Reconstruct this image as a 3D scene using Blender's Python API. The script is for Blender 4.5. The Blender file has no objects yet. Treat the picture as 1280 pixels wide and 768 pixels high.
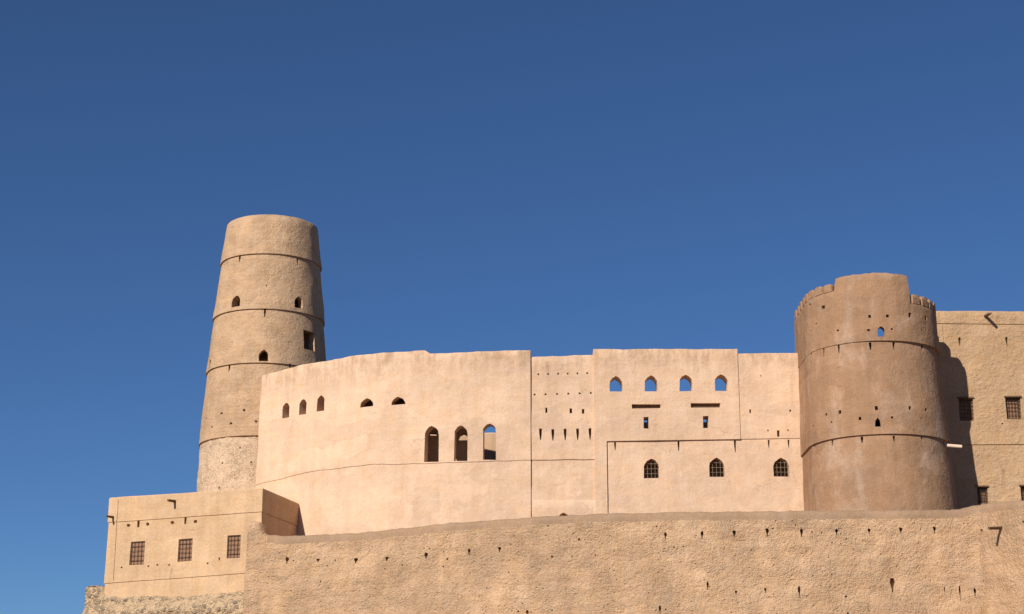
import bpy, bmesh, math, random
from mathutils import Vector, noise
from mathutils.bvhtree import BVHTree

random.seed(7)
SC = bpy.context.scene
COL = SC.collection
# ------------------------------------------------------------------ camera
F = 2150.0
PITCH = math.radians(15.2)
CAM = Vector((0, 0, 1.6))
CP, SP = math.cos(PITCH), math.sin(PITCH)
FWD = Vector((0, CP, SP)); UP = Vector((0, -SP, CP)); RT = Vector((1, 0, 0))


def ray(px, py):
    return FWD + RT * ((px - 640) / F) + UP * ((384 - py) / F)


def P(px, py, Y):
    d = ray(px, py)
    return CAM + d * (Y / d.y)


def proj(v):
    d = Vector(v) - CAM
    t = d.dot(FWD)
    return 640 + F * d.dot(RT) / t, 384 - F * d.dot(UP) / t


cam = bpy.data.cameras.new('camera')
camo = bpy.data.objects.new('camera', cam)
COL.objects.link(camo)
camo.location = CAM
camo.rotation_euler = (math.pi / 2 + PITCH, 0, 0)
cam.sensor_width = 36
cam.angle = 2 * math.atan(640 / F)
cam.clip_end = 9000
cam.clip_start = 0.1
SC.camera = camo

# ------------------------------------------------------------------ light
SUN_AZ, SUN_EL = math.radians(33.5), math.radians(33.2)
s = Vector((-math.sin(SUN_AZ) * math.cos(SUN_EL), -math.cos(SUN_AZ) * math.cos(SUN_EL), math.sin(SUN_EL)))
sl = bpy.data.lights.new('sun', 'SUN')
sl.energy = 5.0
sl.angle = math.radians(0.5)
sl.color = (1.0, 0.942, 0.835)
so = bpy.data.objects.new('sun', sl)
so.rotation_euler = s.to_track_quat('Z', 'Y').to_euler()
so.location = (-40, -40, 80)
COL.objects.link(so)
W = bpy.data.worlds.new('World')
SC.world = W
W.use_nodes = True
nt = W.node_tree
bg = nt.nodes['Background']
sky = nt.nodes.new('ShaderNodeTexSky')
sky.sky_type = 'NISHITA'
sky.sun_disc = False
sky.sun_elevation = SUN_EL
sky.sun_rotation = math.radians(214)
sky.altitude = 3500
sky.air_density = 1.2
sky.dust_density = 0.0
sky.ozone_density = 10.0
nt.links.new(sky.outputs[0], bg.inputs[0])
bg.inputs[1].default_value = 0.072
SC.view_settings.view_transform = 'Standard'
SC.view_settings.look = 'None'
SC.view_settings.exposure = 0.04
SC.view_settings.gamma = 1
SC.view_settings.use_curve_mapping = False


# ------------------------------------------------------------------ materials
def mud(name, base, blotch=0.25, streak=0.2, fine=0.15, bumps=((6, .5, .03),), pits=0.0, pit_scale=3.0,
        stain=None, stain_amt=0.0, stain_scale=.25, stain_at=(.55, .68), rough=.95, wave=None, stretch=(1, 1, 1), grime=None, patch=.05, patch_scale=.32, course=0.0, course_scale=3.0, crack=0.0, drips_and_light=(), uneven=.6):
    """sun-dried plaster: base colour with blotches, rain streaks, grain; relief by bump."""
    m = bpy.data.materials.new(name)
    m.use_nodes = True
    t = m.node_tree
    N, L = t.nodes, t.links
    b = N['Principled BSDF']
    b.inputs['Roughness'].default_value = rough
    b.inputs['Specular IOR Level'].default_value = 0.08
    geo = N.new('ShaderNodeNewGeometry')
    pos = geo.outputs['Position']

    def mapping(sc):
        mp = N.new('ShaderNodeMapping')
        mp.inputs['Scale'].default_value = sc
        L.new(pos, mp.inputs['Vector'])
        return mp.outputs[0]

    def nz(vec, scale, detail=4, rgh=.6, dist=0):
        n = N.new('ShaderNodeTexNoise')
        n.inputs['Scale'].default_value = scale
        n.inputs['Detail'].default_value = detail
        n.inputs['Roughness'].default_value = rgh
        n.inputs['Distortion'].default_value = dist
        L.new(vec, n.inputs['Vector'])
        return n.outputs['Fac']

    def rng(v, a, b_, c, d):
        r = N.new('ShaderNodeMapRange')
        r.inputs[1].default_value, r.inputs[2].default_value = a, b_
        r.inputs[3].default_value, r.inputs[4].default_value = c, d
        L.new(v, r.inputs[0])
        return r.outputs[0]

    def mth(op, a, b_):
        x = N.new('ShaderNodeMath')
        x.operation = op
        for i, v in enumerate((a, b_)):
            if isinstance(v, (int, float)):
                x.inputs[i].default_value = v
            else:
                L.new(v, x.inputs[i])
        return x.outputs[0]

    f1 = rng(nz(pos, .35, 5, .6, .3), .3, .7, 1 - blotch, 1 + blotch)
    f2 = rng(nz(mapping((1.6, 1.6, .09)), 1.0, 4, .65), .35, .75, 1 + streak * .5, 1 - streak)
    f3 = rng(nz(pos, 7, 6, .75), .3, .7, 1 - fine, 1 + fine)
    f = mth('MULTIPLY', mth('MULTIPLY', f1, f2), f3)
    # plaster lifts and repairs: irregular cells, each a shade of its own
    wn = N.new('ShaderNodeTexNoise'); wn.inputs['Scale'].default_value = .9; wn.inputs['Detail'].default_value = 6
    L.new(pos, wn.inputs['Vector'])
    wv = N.new('ShaderNodeVectorMath'); wv.operation = 'MULTIPLY_ADD'
    L.new(wn.outputs['Color'], wv.inputs[0]); wv.inputs[1].default_value = (1.5, 1.5, 1.1)
    L.new(mapping((1, 1, 1.5)), wv.inputs[2])
    vp = N.new('ShaderNodeTexVoronoi'); vp.inputs['Scale'].default_value = patch_scale
    L.new(wv.outputs[0], vp.inputs['Vector'])
    sc_ = N.new('ShaderNodeSeparateColor'); L.new(vp.outputs['Color'], sc_.inputs[0])
    f = mth('MULTIPLY', f, rng(sc_.outputs[0], 0, 1, 1 - patch, 1 + patch))
    if course:
        f = mth('MULTIPLY', f, rng(nz(mapping((.22, .22, course_scale)), 1.0, 3, .6, .25), .32, .68, 1 - course, 1 + course))
    if crack:
        vc = N.new('ShaderNodeTexVoronoi'); vc.feature = 'DISTANCE_TO_EDGE'; vc.inputs['Scale'].default_value = .42
        L.new(wv.outputs[0], vc.inputs['Vector'])
        gate_ = rng(nz(pos, .5, 3, .5), .5, .62, 0, 1)
        f = mth('SUBTRACT', f, mth('MULTIPLY', gate_, rng(vc.outputs['Distance'], .004, .016, crack, 0)))
    if drips_and_light:
        sx = N.new('ShaderNodeSeparateXYZ'); L.new(pos, sx.inputs[0])
        xw = mth('ADD', sx.outputs[0], mth('MULTIPLY', nz(mapping((1, 1, .5)), 1.5, 4, .6), .3))
        brk = rng(nz(mapping((3, 3, .5)), 1.2, 5, .7), .3, .6, .25, 1)
        for (dx, zt0, zb0, wd, amt) in drips_and_light:
            mx_ = rng(mth('ABSOLUTE', mth('SUBTRACT', xw, dx + .15), 0), wd * .25, wd, 1, 0)
            mz_ = mth('MULTIPLY', rng(sx.outputs[2], zb0, zt0, 0, 1), rng(sx.outputs[2], zt0, zt0 + .06, 1, 0))
            f = mth('SUBTRACT', f, mth('MULTIPLY', mth('MULTIPLY', mx_, mz_), mth('MULTIPLY', brk, amt)))
    mul = N.new('ShaderNodeVectorMath')
    mul.operation = 'SCALE'
    col = N.new('ShaderNodeRGB')
    col.outputs[0].default_value = (*base, 1)
    cout = col.outputs[0]
    # slight hue drift
    hue = N.new('ShaderNodeMix'); hue.data_type = 'RGBA'
    hue.inputs['A'].default_value = (*base, 1)
    hue.inputs['B'].default_value = (base[0] * .97, base[1] * .92, base[2] * .84, 1)
    L.new(rng(nz(pos, .9, 5, .6), .35, .65, 0, 1), hue.inputs['Factor'])
    cout = hue.outputs['Result']
    if stain:
        mx = N.new('ShaderNodeMix'); mx.data_type = 'RGBA'
        L.new(cout, mx.inputs['A'])
        mx.inputs['B'].default_value = (*stain, 1)
        L.new(rng(nz(mapping((1, 1, .45)), stain_scale, 6, .7, .6), stain_at[0], stain_at[1], 0, stain_amt), mx.inputs['Factor'])
        cout = mx.outputs['Result']
    if grime:
        sp = N.new('ShaderNodeSeparateXYZ')
        L.new(pos, sp.inputs[0])
        zz = mth('ADD', sp.outputs[2], mth('MULTIPLY', nz(mapping((1.2, 1.2, .1)), 1.3, 4, .6), grime[2]))
        edge = rng(zz, grime[0], grime[1], 0, 1)
        g2 = mth('MULTIPLY', edge, rng(nz(mapping((1, 1, .35)), 1.6, 6, .75), .42, .62, 0, grime[4]))
        mg = N.new('ShaderNodeMix'); mg.data_type = 'RGBA'
        L.new(cout, mg.inputs['A']); mg.inputs['B'].default_value = (*grime[3], 1)
        L.new(g2, mg.inputs['Factor'])
        cout = mg.outputs['Result']
    L.new(cout, mul.inputs[0]); L.new(f, mul.inputs['Scale'])
    L.new(mul.outputs[0], b.inputs['Base Color'])
    h = None
    for sc, w, dist in bumps:
        x = mth('MULTIPLY', nz(mapping(stretch), sc, 5, .6), w)
        h = x if h is None else mth('ADD', h, x)
    if course:
        h = mth('ADD', h, mth('MULTIPLY', nz(mapping((.25, .25, course_scale * 1.4)), 1.3, 3, .6, .3), course * 6))
    if pits:
        v = N.new('ShaderNodeTexVoronoi')
        v.feature = 'F1'
        v.inputs['Scale'].default_value = pit_scale
        v.inputs['Randomness'].default_value = 1
        L.new(pos, v.inputs['Vector'])
        gate = rng(nz(pos, pit_scale * .35, 3), .5, .62, 0, 1)
        pit = mth('MULTIPLY', rng(v.outputs['Distance'], .05, .3, -pits, 0), gate)
        h = mth('ADD', h, pit)
    if wave:
        h = mth('ADD', h, mth('MULTIPLY', nz(mapping((.8, .8, 2.2)), wave[0], 3, .5, .8), wave[1]))
    if uneven:
        h = mth('MULTIPLY', h, rng(nz(pos, .55, 5, .65), .36, .64, 1 - uneven, 1 + uneven * .5))
    bp = N.new('ShaderNodeBump')
    bp.inputs['Strength'].default_value = 1
    bp.inputs['Distance'].default_value = bumps[0][2]
    L.new(h, bp.inputs['Height'])
    L.new(bp.outputs[0], b.inputs['Normal'])
    return m


def rubble(name, mortar, stones, scale, relief=.12, cover=.5, bands=None):
    """field stones half buried in mortar."""
    m = bpy.data.materials.new(name)
    m.use_nodes = True
    t = m.node_tree
    N, L = t.nodes, t.links
    b = N['Principled BSDF']
    b.inputs['Roughness'].default_value = .95
    b.inputs['Specular IOR Level'].default_value = .08
    geo = N.new('ShaderNodeNewGeometry')
    mp = N.new('ShaderNodeMapping')
    mp.inputs['Scale'].default_value = (1, 1, 1.35)
    L.new(geo.outputs['Position'], mp.inputs['Vector'])
    nzv = N.new('ShaderNodeTexNoise'); nzv.inputs['Scale'].default_value = 1.9; nzv.inputs['Detail'].default_value = 4
    L.new(mp.outputs[0], nzv.inputs['Vector'])
    ad = N.new('ShaderNodeVectorMath'); ad.operation = 'MULTIPLY_ADD'
    L.new(nzv.outputs['Color'], ad.inputs[0]); ad.inputs[1].default_value = (.7, .7, .7)
    L.new(mp.outputs[0], ad.inputs[2])
    v = N.new('ShaderNodeTexVoronoi'); v.feature = 'F1'
    v.inputs['Scale'].default_value = scale
    L.new(ad.outputs[0], v.inputs['Vector'])
    ve = N.new('ShaderNodeTexVoronoi'); ve.feature = 'DISTANCE_TO_EDGE'
    ve.inputs['Scale'].default_value = scale
    L.new(ad.outputs[0], ve.inputs['Vector'])
    cr = N.new('ShaderNodeValToRGB')
    cr.color_ramp.elements[0].position = 0
    cr.color_ramp.elements[0].color = (*stones[0], 1)
    cr.color_ramp.elements[1].position = 1
    cr.color_ramp.elements[1].color = (*stones[-1], 1)
    for i, c in enumerate(stones[1:-1]):
        e = cr.color_ramp.elements.new((i + 1) / (len(stones) - 1))
        e.color = (*c, 1)
    sep = N.new('ShaderNodeSeparateColor')
    L.new(v.outputs['Color'], sep.inputs[0])
    L.new(sep.outputs[0], cr.inputs[0])
    n2 = N.new('ShaderNodeTexNoise'); n2.inputs['Scale'].default_value = .9; n2.inputs['Detail'].default_value = 5
    L.new(geo.outputs['Position'], n2.inputs['Vector'])
    cov = N.new('ShaderNodeMapRange')
    cov.inputs[1].default_value, cov.inputs[2].default_value = .55 - .3 * cover, .75 - .3 * cover
    cov.inputs[3].default_value, cov.inputs[4].default_value = 0, 1
    L.new(n2.outputs['Fac'], cov.inputs[0])
    covo = cov.outputs[0]
    if bands:
        sp = N.new('ShaderNodeSeparateXYZ'); L.new(geo.outputs['Position'], sp.inputs[0])

        def op(o_, a, b_, c_=None):
            x = N.new('ShaderNodeMath'); x.operation = o_
            for i, q in enumerate((a, b_, c_)):
                if q is None:
                    continue
                if isinstance(q, (int, float)):
                    x.inputs[i].default_value = q
                else:
                    L.new(q, x.inputs[i])
            return x.outputs[0]

        def mr(v_, a, b_, c_, d_):
            x = N.new('ShaderNodeMapRange')
            for i, q in enumerate((a, b_, c_, d_)):
                x.inputs[i + 1].default_value = q
            L.new(v_, x.inputs[0])
            return x.outputs[0]
        zb1, zb2, xl = bands
        zw = op('MULTIPLY_ADD', n2.outputs['Fac'], 1.6, sp.outputs[2])
        b1 = mr(op('ABSOLUTE', op('SUBTRACT', zw, zb1 + .8), 0), .08, .3, .9, 0)
        b2 = mr(zw, zb2 + .8 + .25, zb2 + .8 - .15, 0, 1)
        b3 = mr(op('MULTIPLY_ADD', n2.outputs['Fac'], 2.0, sp.outputs[0]), xl + 1.4, xl + .8, 0, 1)
        covo = op('MAXIMUM', op('MAXIMUM', b1, b2), op('MAXIMUM', b3, op('MULTIPLY', covo, .35)))
    ed = N.new('ShaderNodeMapRange')
    ed.inputs[1].default_value, ed.inputs[2].default_value = .06, .14
    L.new(ve.outputs['Distance'], ed.inputs[0])
    fac = N.new('ShaderNodeMath'); fac.operation = 'MULTIPLY'
    L.new(covo, fac.inputs[0]); L.new(ed.outputs[0], fac.inputs[1])
    mx = N.new('ShaderNodeMix'); mx.data_type = 'RGBA'
    mx.inputs['A'].default_value = (*mortar, 1)
    L.new(cr.outputs[0], mx.inputs['B']); L.new(fac.outputs[0], mx.inputs['Factor'])
    n5 = N.new('ShaderNodeTexNoise'); n5.inputs['Scale'].default_value = 2.2; n5.inputs['Detail'].default_value = 6
    L.new(geo.outputs['Position'], n5.inputs['Vector'])
    r5 = N.new('ShaderNodeMapRange')
    r5.inputs[1].default_value, r5.inputs[2].default_value = .40, .56
    r5.inputs[3].default_value, r5.inputs[4].default_value = .15, 1.0
    L.new(n5.outputs['Fac'], r5.inputs[0])
    fac5 = N.new('ShaderNodeMath'); fac5.operation = 'MULTIPLY'
    L.new(fac.outputs[0], fac5.inputs[0]); L.new(r5.outputs[0], fac5.inputs[1])
    L.new(fac5.outputs[0], mx.inputs['Factor'])
    n3 = N.new('ShaderNodeTexNoise'); n3.inputs['Scale'].default_value = 8; n3.inputs['Detail'].default_value = 6
    L.new(geo.outputs['Position'], n3.inputs['Vector'])
    r3 = N.new('ShaderNodeMapRange')
    r3.inputs[1].default_value, r3.inputs[2].default_value = .3, .7
    r3.inputs[3].default_value, r3.inputs[4].default_value = .75, 1.2
    L.new(n3.outputs['Fac'], r3.inputs[0])
    mul = N.new('ShaderNodeVectorMath'); mul.operation = 'SCALE'
    L.new(mx.outputs['Result'], mul.inputs[0]); L.new(r3.outputs[0], mul.inputs['Scale'])
    L.new(mul.outputs[0], b.inputs['Base Color'])
    hh = N.new('ShaderNodeMath'); hh.operation = 'MULTIPLY_ADD'
    L.new(fac5.outputs[0], hh.inputs[0]); hh.inputs[1].default_value = .6
    L.new(n3.outputs['Fac'], hh.inputs[2])
    bp = N.new('ShaderNodeBump'); bp.inputs['Distance'].default_value = relief
    L.new(hh.outputs[0], bp.inputs['Height']); L.new(bp.outputs[0], b.inputs['Normal'])
    return m


def plain(name, base, rough=.8, metal=0, grain=.25, scale=6):
    m = bpy.data.materials.new(name)
    m.use_nodes = True
    N, L = m.node_tree.nodes, m.node_tree.links
    b = N['Principled BSDF']
    b.inputs['Roughness'].default_value = rough
    b.inputs['Metallic'].default_value = metal
    b.inputs['Specular IOR Level'].default_value = .2
    tc = N.new('ShaderNodeTexCoord')
    mp = N.new('ShaderNodeMapping'); mp.inputs['Scale'].default_value = (scale, scale, scale * .2)
    L.new(tc.outputs['Object'], mp.inputs[0])
    n = N.new('ShaderNodeTexNoise'); n.inputs['Scale'].default_value = 2; n.inputs['Detail'].default_value = 5
    L.new(mp.outputs[0], n.inputs['Vector'])
    r = N.new('ShaderNodeMapRange')
    r.inputs[1].default_value, r.inputs[2].default_value = .3, .7
    r.inputs[3].default_value, r.inputs[4].default_value = 1 - grain, 1 + grain
    L.new(n.outputs['Fac'], r.inputs[0])
    mul = N.new('ShaderNodeVectorMath'); mul.operation = 'SCALE'
    mul.inputs[0].default_value = base
    L.new(r.outputs[0], mul.inputs['Scale'])
    L.new(mul.outputs[0], b.inputs['Base Color'])
    return m


M = {}
def spot(px, py0, py1, Y, wpx, amt):
    a_, b_ = P(px, py0, Y), P(px, py1, Y)
    return (a_.x, a_.z, b_.z, wpx * Y / F, amt)


M['plaster'] = mud('cream_plaster', (.69, .485, .345), blotch=.06, streak=.07, fine=.08,
                   bumps=((1.3, .6, .07), (7, .25, .07)), stain=(.52, .335, .21), stain_amt=.36, stain_scale=.55, stain_at=(.5, .72),
                   grime=(32.0, 34.2, 1.8, (.40, .24, .14), .75), patch=.05, course=.025, course_scale=2.2, crack=.16,
                   drips_and_light=[spot(685, 452, 500, 129.7, 5, .22), spot(655, 440, 480, 129.7, 9, .14), spot(808, 511, 549, 129.7, 18, .07),
                          spot(882, 510, 548, 129.7, 18, .08), spot(769, 491, 530, 129.7, 6, .08), spot(857, 490, 525, 129.7, 5, .07),
                          spot(755, 612, 640, 129.7, 3, .18), spot(989, 443, 560, 129.8, 4, .2), spot(600, 577, 605, 130, 12, .08),
                          spot(700, 446, 466, 129.8, 8, .12), spot(790, 437, 452, 129.7, 16, .15), spot(950, 442, 462, 129.8, 9, .14)])
M['tower_mud'] = mud('tower_mud_plaster', (.555, .372, .238), blotch=.07, streak=.07, fine=.16,
                     bumps=((5, .6, .10), (15, .95, .1)), pits=.4, pit_scale=2.6, stain=(.62, .43, .27), stain_amt=.5,
                     patch=.05, course=.05, course_scale=4.2)
M['bastion_mud'] = mud('brown_bastion_plaster', (.355, .214, .132), blotch=.08, streak=.10, fine=.12,
                       bumps=((1.6, .6, .08), (8, .35, .08)), pits=.2, pit_scale=3, stain=(.45, .32, .235), stain_amt=.7,
                       stain_scale=.42, stain_at=(.52, .68), patch=.085, patch_scale=.42, course=.035, course_scale=1.2, crack=.12,
                       drips_and_light=[spot(1017, 458, 535, 122.5, 15, -.20), spot(1050, 445, 515, 121.3, 9, -.14), spot(1096, 478, 520, 121, 16, -.17),
                              spot(1132, 470, 516, 121.3, 9, -.12), spot(1164, 468, 540, 122.2, 8, -.17), spot(1075, 570, 590, 121, 14, -.07),
                              spot(1040, 380, 430, 121.5, 5, .14), spot(1063, 345, 405, 121, 5, .10), spot(1120, 345, 420, 121, 6, .10),
                              spot(1088, 438, 500, 121, 5, .10), spot(1150, 440, 520, 121.7, 5, .13), spot(1020, 450, 520, 122.5, 5, .10),
                              spot(1077, 554, 600, 121, 4, .10), spot(1117, 553, 610, 121, 4, .10)])
M['wing_mud'] = mud('rippled_wing_plaster', (.505, .332, .2), blotch=.06, streak=.08, fine=.12,
                    bumps=((3.2, .8, .10), (10, .35, .1)), wave=(2.4, .55), patch=.05,
                    drips_and_light=[spot(1252, 586, 620, 129.4, 3.5, .22), spot(1234, 400, 430, 129.4, 4, .12), spot(1208, 530, 550, 129.4, 7, .10), spot(1267, 527, 545, 129.4, 8, .10)])
M['block_mud'] = mud('block_plaster', (.60, .405, .25), blotch=.06, streak=.10, fine=.12,
                     bumps=((4, .45, .08), (12, .35, .08)), stain=(.47, .31, .19), stain_amt=.4, patch=.05, course=.03, course_scale=2.5, crack=.12,
                     drips_and_light=[spot(211.3, 709, 744, 132.4, 2.2, .35), spot(197, 709, 738, 133, 2, .16), spot(219, 634, 652, 132.4, 3, .16),
                            spot(231, 703, 714, 132, 8, .10), spot(171, 707, 720, 134, 8, .10), spot(292, 699, 712, 131, 8, .10)])
M['rough_mud'] = mud('rough_mud_wall', (.61, .402, .252), blotch=.07, streak=.08, fine=.20,
                     bumps=((4.2, .75, .17), (10, .95, .2)), pits=.65, pit_scale=3.4, uneven=.4,
                     stain=(.40, .265, .175), stain_amt=.45, stain_scale=.3, stain_at=(.48, .66), stretch=(1, 1, 1.1),
                     patch=.07, patch_scale=.22, course=.07, course_scale=1.6,
                     drips_and_light=[spot(x, 672, 690, 119, 4, .14) for x in (831, 877, 917, 959, 1002, 1086, 1126)] + [spot(551, 690, 768, 124, 3, -.10), spot(1231, 645, 768, 117, 6, -.09), spot(1116, 742, 765, 117.7, 5, .15)])  # strip past the right-hand bend painted paler, for its sun-facing brightness
M['coping'] = mud('smooth_coping_mud', (.345, .228, .150), blotch=.12, streak=.04, fine=.16, bumps=((3, .7, .08), (11, .4, .08)), patch=.06)
M['rear_mud'] = mud('courtyard_plaster', (.56, .38, .25), blotch=.1, streak=.1, fine=.1)
M['tower_rubble'] = rubble('tower_rubble', (.60, .43, .29), [(.46, .31, .20), (.56, .39, .26), (.50, .36, .24)], 2.9, .07, .55)
M['base_rubble'] = rubble('base_rubble', (.57, .40, .25), [(.22, .17, .12), (.33, .24, .16), (.27, .21, .155), (.42, .30, .20)], 1.7, .16, .5, bands=(P(200, 746.5, 133).z, P(200, 758, 133).z, P(128, 745, 136.2).x))
M['wood'] = plain('weathered_palm_wood', (.16, .095, .055), .85)
M['shutter'] = plain('reddish_shutter_wood', (.30, .165, .10), .8, grain=.2)
M['iron'] = plain('rusty_dark_iron', (.05, .033, .024), .6, .3)
M['pale_iron'] = plain('dusty_pale_iron', (.27, .21, .145), .7, .1)
M['pipe'] = plain('pale_plaster_pipe', (.72, .55, .42), .8, grain=.1)
M['ground'] = mud('stony_earth', (.19, .12, .07), blotch=.2, streak=0, fine=.3, bumps=((3, 1, .15),))


# ------------------------------------------------------------------ object helpers
def link(name, me, mat, parent=None):
    o = bpy.data.objects.new(name, me)
    if mat is not None:
        me.materials.clear()
        me.materials.append(mat)
    COL.objects.link(o)
    if parent is not None:
        o.parent = parent
        o.matrix_parent_inverse = parent.matrix_world.inverted()
    return o


def thing(name, label, cat, loc=(0, 0, 0), group=None):
    o = bpy.data.objects.new(name, None)
    COL.objects.link(o)
    o.location = loc
    o.empty_display_size = .5
    o['label'] = label
    o['category'] = cat
    if group:
        o['group'] = group
    bpy.context.view_layer.update()
    return o


def mesh_from(verts, faces, smooth=True, ang=35):
    me = bpy.data.meshes.new('mesh')
    me.from_pydata([tuple(v) for v in verts], [], faces)
    bm = bmesh.new(); bm.from_mesh(me)
    bmesh.ops.recalc_face_normals(bm, faces=bm.faces)
    bm.to_mesh(me); bm.free()
    if smooth:
        finish(me, ang)
    return me


def finish(me, ang=35):
    me.shade_smooth()
    me.set_sharp_from_angle(angle=math.radians(ang))


def lerp_pts(pts, x):
    if x <= pts[0][0]:
        return pts[0][1]
    for (a, va), (b, vb) in zip(pts, pts[1:]):
        if x <= b:
            return va + (vb - va) * (x - a) / (b - a) if b > a else vb
    return pts[-1][1]


def fbm(v, sc, seed=0):
    return noise.fractal(Vector((v[0] * sc + seed, v[1] * sc - seed, v[2] * sc)), 1.0, 2.0, 4)


def resample(pts, step):
    """polyline -> points every <=step, keeping corners, with 2D normals (to the right of travel = towards camera)."""
    out = []
    for i in range(len(pts) - 1):
        a, b = Vector(pts[i]), Vector(pts[i + 1])
        n = max(1, int(math.ceil((b - a).length / step)))
        for k in range(n):
            out.append(a.lerp(b, k / n))
    out.append(Vector(pts[-1]))
    nor = []
    for i in range(len(out)):
        a = out[max(0, i - 1)]; b = out[min(len(out) - 1, i + 1)]
        d = (b - a).normalized()
        nor.append(Vector((d.y, -d.x)))
    return out, nor


def wall_mesh(plan, top, profile, thick, zbot, step=.6, dz=.6, amp=.03, ampsc=.5, topamp=.045, seed=0, smoothplan=True, ang=35):
    """a free-standing wall.  plan: [(x,y)] left to right; top(x,y,px)->z; profile(x,y,ztop)->[(z,offset)] knots top to bottom;
    returns closed mesh."""
    pts, nor = resample([Vector(p) for p in plan], step)
    cols = []
    zmax = max(top(p) for p in pts)
    kn0 = profile(pts[0], top(pts[0]))
    K = len(kn0)
    subs = []
    profs = []
    for p in pts:
        zt = top(p) + topamp * fbm((p.x, p.y, 0), .9, seed + 5) + topamp * .6 * fbm((p.x, p.y, 2), 2.6, seed)
        profs.append(profile(p, zt))
    for k in range(K - 1):
        m = max(abs(pr[k][0] - pr[k + 1][0]) for pr in profs)
        subs.append(max(1, int(math.ceil(m / dz))))
    verts, faces = [], []
    R = 0
    for i, p in enumerate(pts):
        n = nor[i]
        col = []
        pr = profs[i]
        for k in range(K - 1):
            for j in range(subs[k]):
                f = j / subs[k]
                col.append((pr[k][0] + (pr[k + 1][0] - pr[k][0]) * f, pr[k][1] + (pr[k + 1][1] - pr[k][1]) * f))
        col.append(pr[-1])
        loop = []
        for z, off in col:
            d = amp * fbm((p.x, p.y, z), ampsc, seed) if amp else 0
            loop.append((p.x + n.x * (off + d), p.y + n.y * (off + d), z))
        loop.append((p.x - n.x * thick, p.y - n.y * thick, zbot))
        loop.append((p.x - n.x * thick, p.y - n.y * thick, pr[0][0] - .02))
        R = len(loop)
        verts += loop
    C = len(pts)
    for i in range(C - 1):
        for j in range(R):
            a = i * R + j; b = i * R + (j + 1) % R
            faces.append((a, b, b + R, a + R))
    faces.append(tuple(range(R - 1, -1, -1)))
    faces.append(tuple((C - 1) * R + j for j in range(R)))
    return mesh_from(verts, faces, ang=ang)


# --- openings ------------------------------------------------------
def outline(shape, w, h):
    a = w / 2
    if shape == 'rect':
        return [(-a, -h / 2), (a, -h / 2), (a, h / 2), (-a, h / 2)]
    if shape == 'slit':
        return [(-a * .25, -h / 2), (a * .35, -h / 2), (a, h * .1), (a, h / 2), (-a, h / 2), (-a * .9, h * .1)]
    if shape == 'drip':
        k = [random.uniform(.8, 1.15) for _ in range(8)]
        return [(-a * .22, -h / 2), (a * .18, -h / 2), (a * .4 * k[0], -h * .12), (a * k[1], h * .08), (a * k[2], h * .34), (a * .5, h / 2 * k[3]), (-a * .55, h / 2 * k[4]), (-a * k[5], h * .3), (-a * .8 * k[6], h * .05), (-a * .45, -h * .1)]
    if shape == 'round':
        return [(a * math.cos(t * math.pi / 5), h / 2 * math.sin(t * math.pi / 5)) for t in range(10)]
    # pointed arches
    spring = {'arch': h - min(h * .55, w * .66), 'lunette': h * .12, 'house': h * .62}[shape]
    pts = [(-a, -h / 2), (a, -h / 2)]
    n = 1 if shape == 'house' else 7
    right = []
    for i in range(n + 1):
        s_ = i / n
        x = a * (1 - s_ ** 2.2) ** .8 if n > 1 else a * (1 - s_)
        right.append((x, -h / 2 + spring + (h - spring) * s_))
    pts += right
    pts += [(-x, z) for x, z in reversed(right[:-1])]
    return pts


class Cut:
    pass


def place(bvh, px, py, wpx, hpx, shape='rect', depth=.5, window=False, room=None, nrm=None, splay=1.0):
    d = ray(px, py).normalized()
    loc, n, idx, dist = bvh.ray_cast(CAM, d)
    if loc is None:
        print('MISS', px, py)
        return None
    n = Vector((n.x, n.y, 0)).normalized() if nrm is None else Vector(nrm).normalized()
    c = Cut()
    c.loc, c.n = loc, n
    sc = (loc - CAM).dot(FWD) / F
    c.u = Vector((-n.y, n.x, 0))          # to the right as seen from outside
    if c.u.x < 0 and abs(c.u.x) > .3:
        pass
    vd = Vector((d.x, d.y, 0)).normalized()
    c.w = wpx * sc / max(.35, abs(n.dot(vd)))
    c.h = hpx * sc * 1.01
    c.sc = sc
    c.depth, c.shape, c.window, c.room, c.splay = depth, shape, window, room, splay
    if window:
        c.w *= random.uniform(.97, 1.04); c.h *= random.uniform(.98, 1.02)
    c.out = outline(shape, c.w, c.h)
    if shape in ('arch', 'lunette', 'house', 'rect', 'round'):
        j = min(.028, c.w * .06)
        c.out = [(u + random.uniform(-j, j), z + random.uniform(-j, j) * .7) for u, z in c.out]
    c.px, c.py = px, py
    return c


def at(c, u, z, n):
    return c.loc + c.u * u + Vector((0, 0, z)) + c.n * n


def bvh_of(me):
    bm = bmesh.new(); bm.from_mesh(me)
    b = BVHTree.FromBMesh(bm)
    bm.free()
    return b


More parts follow.
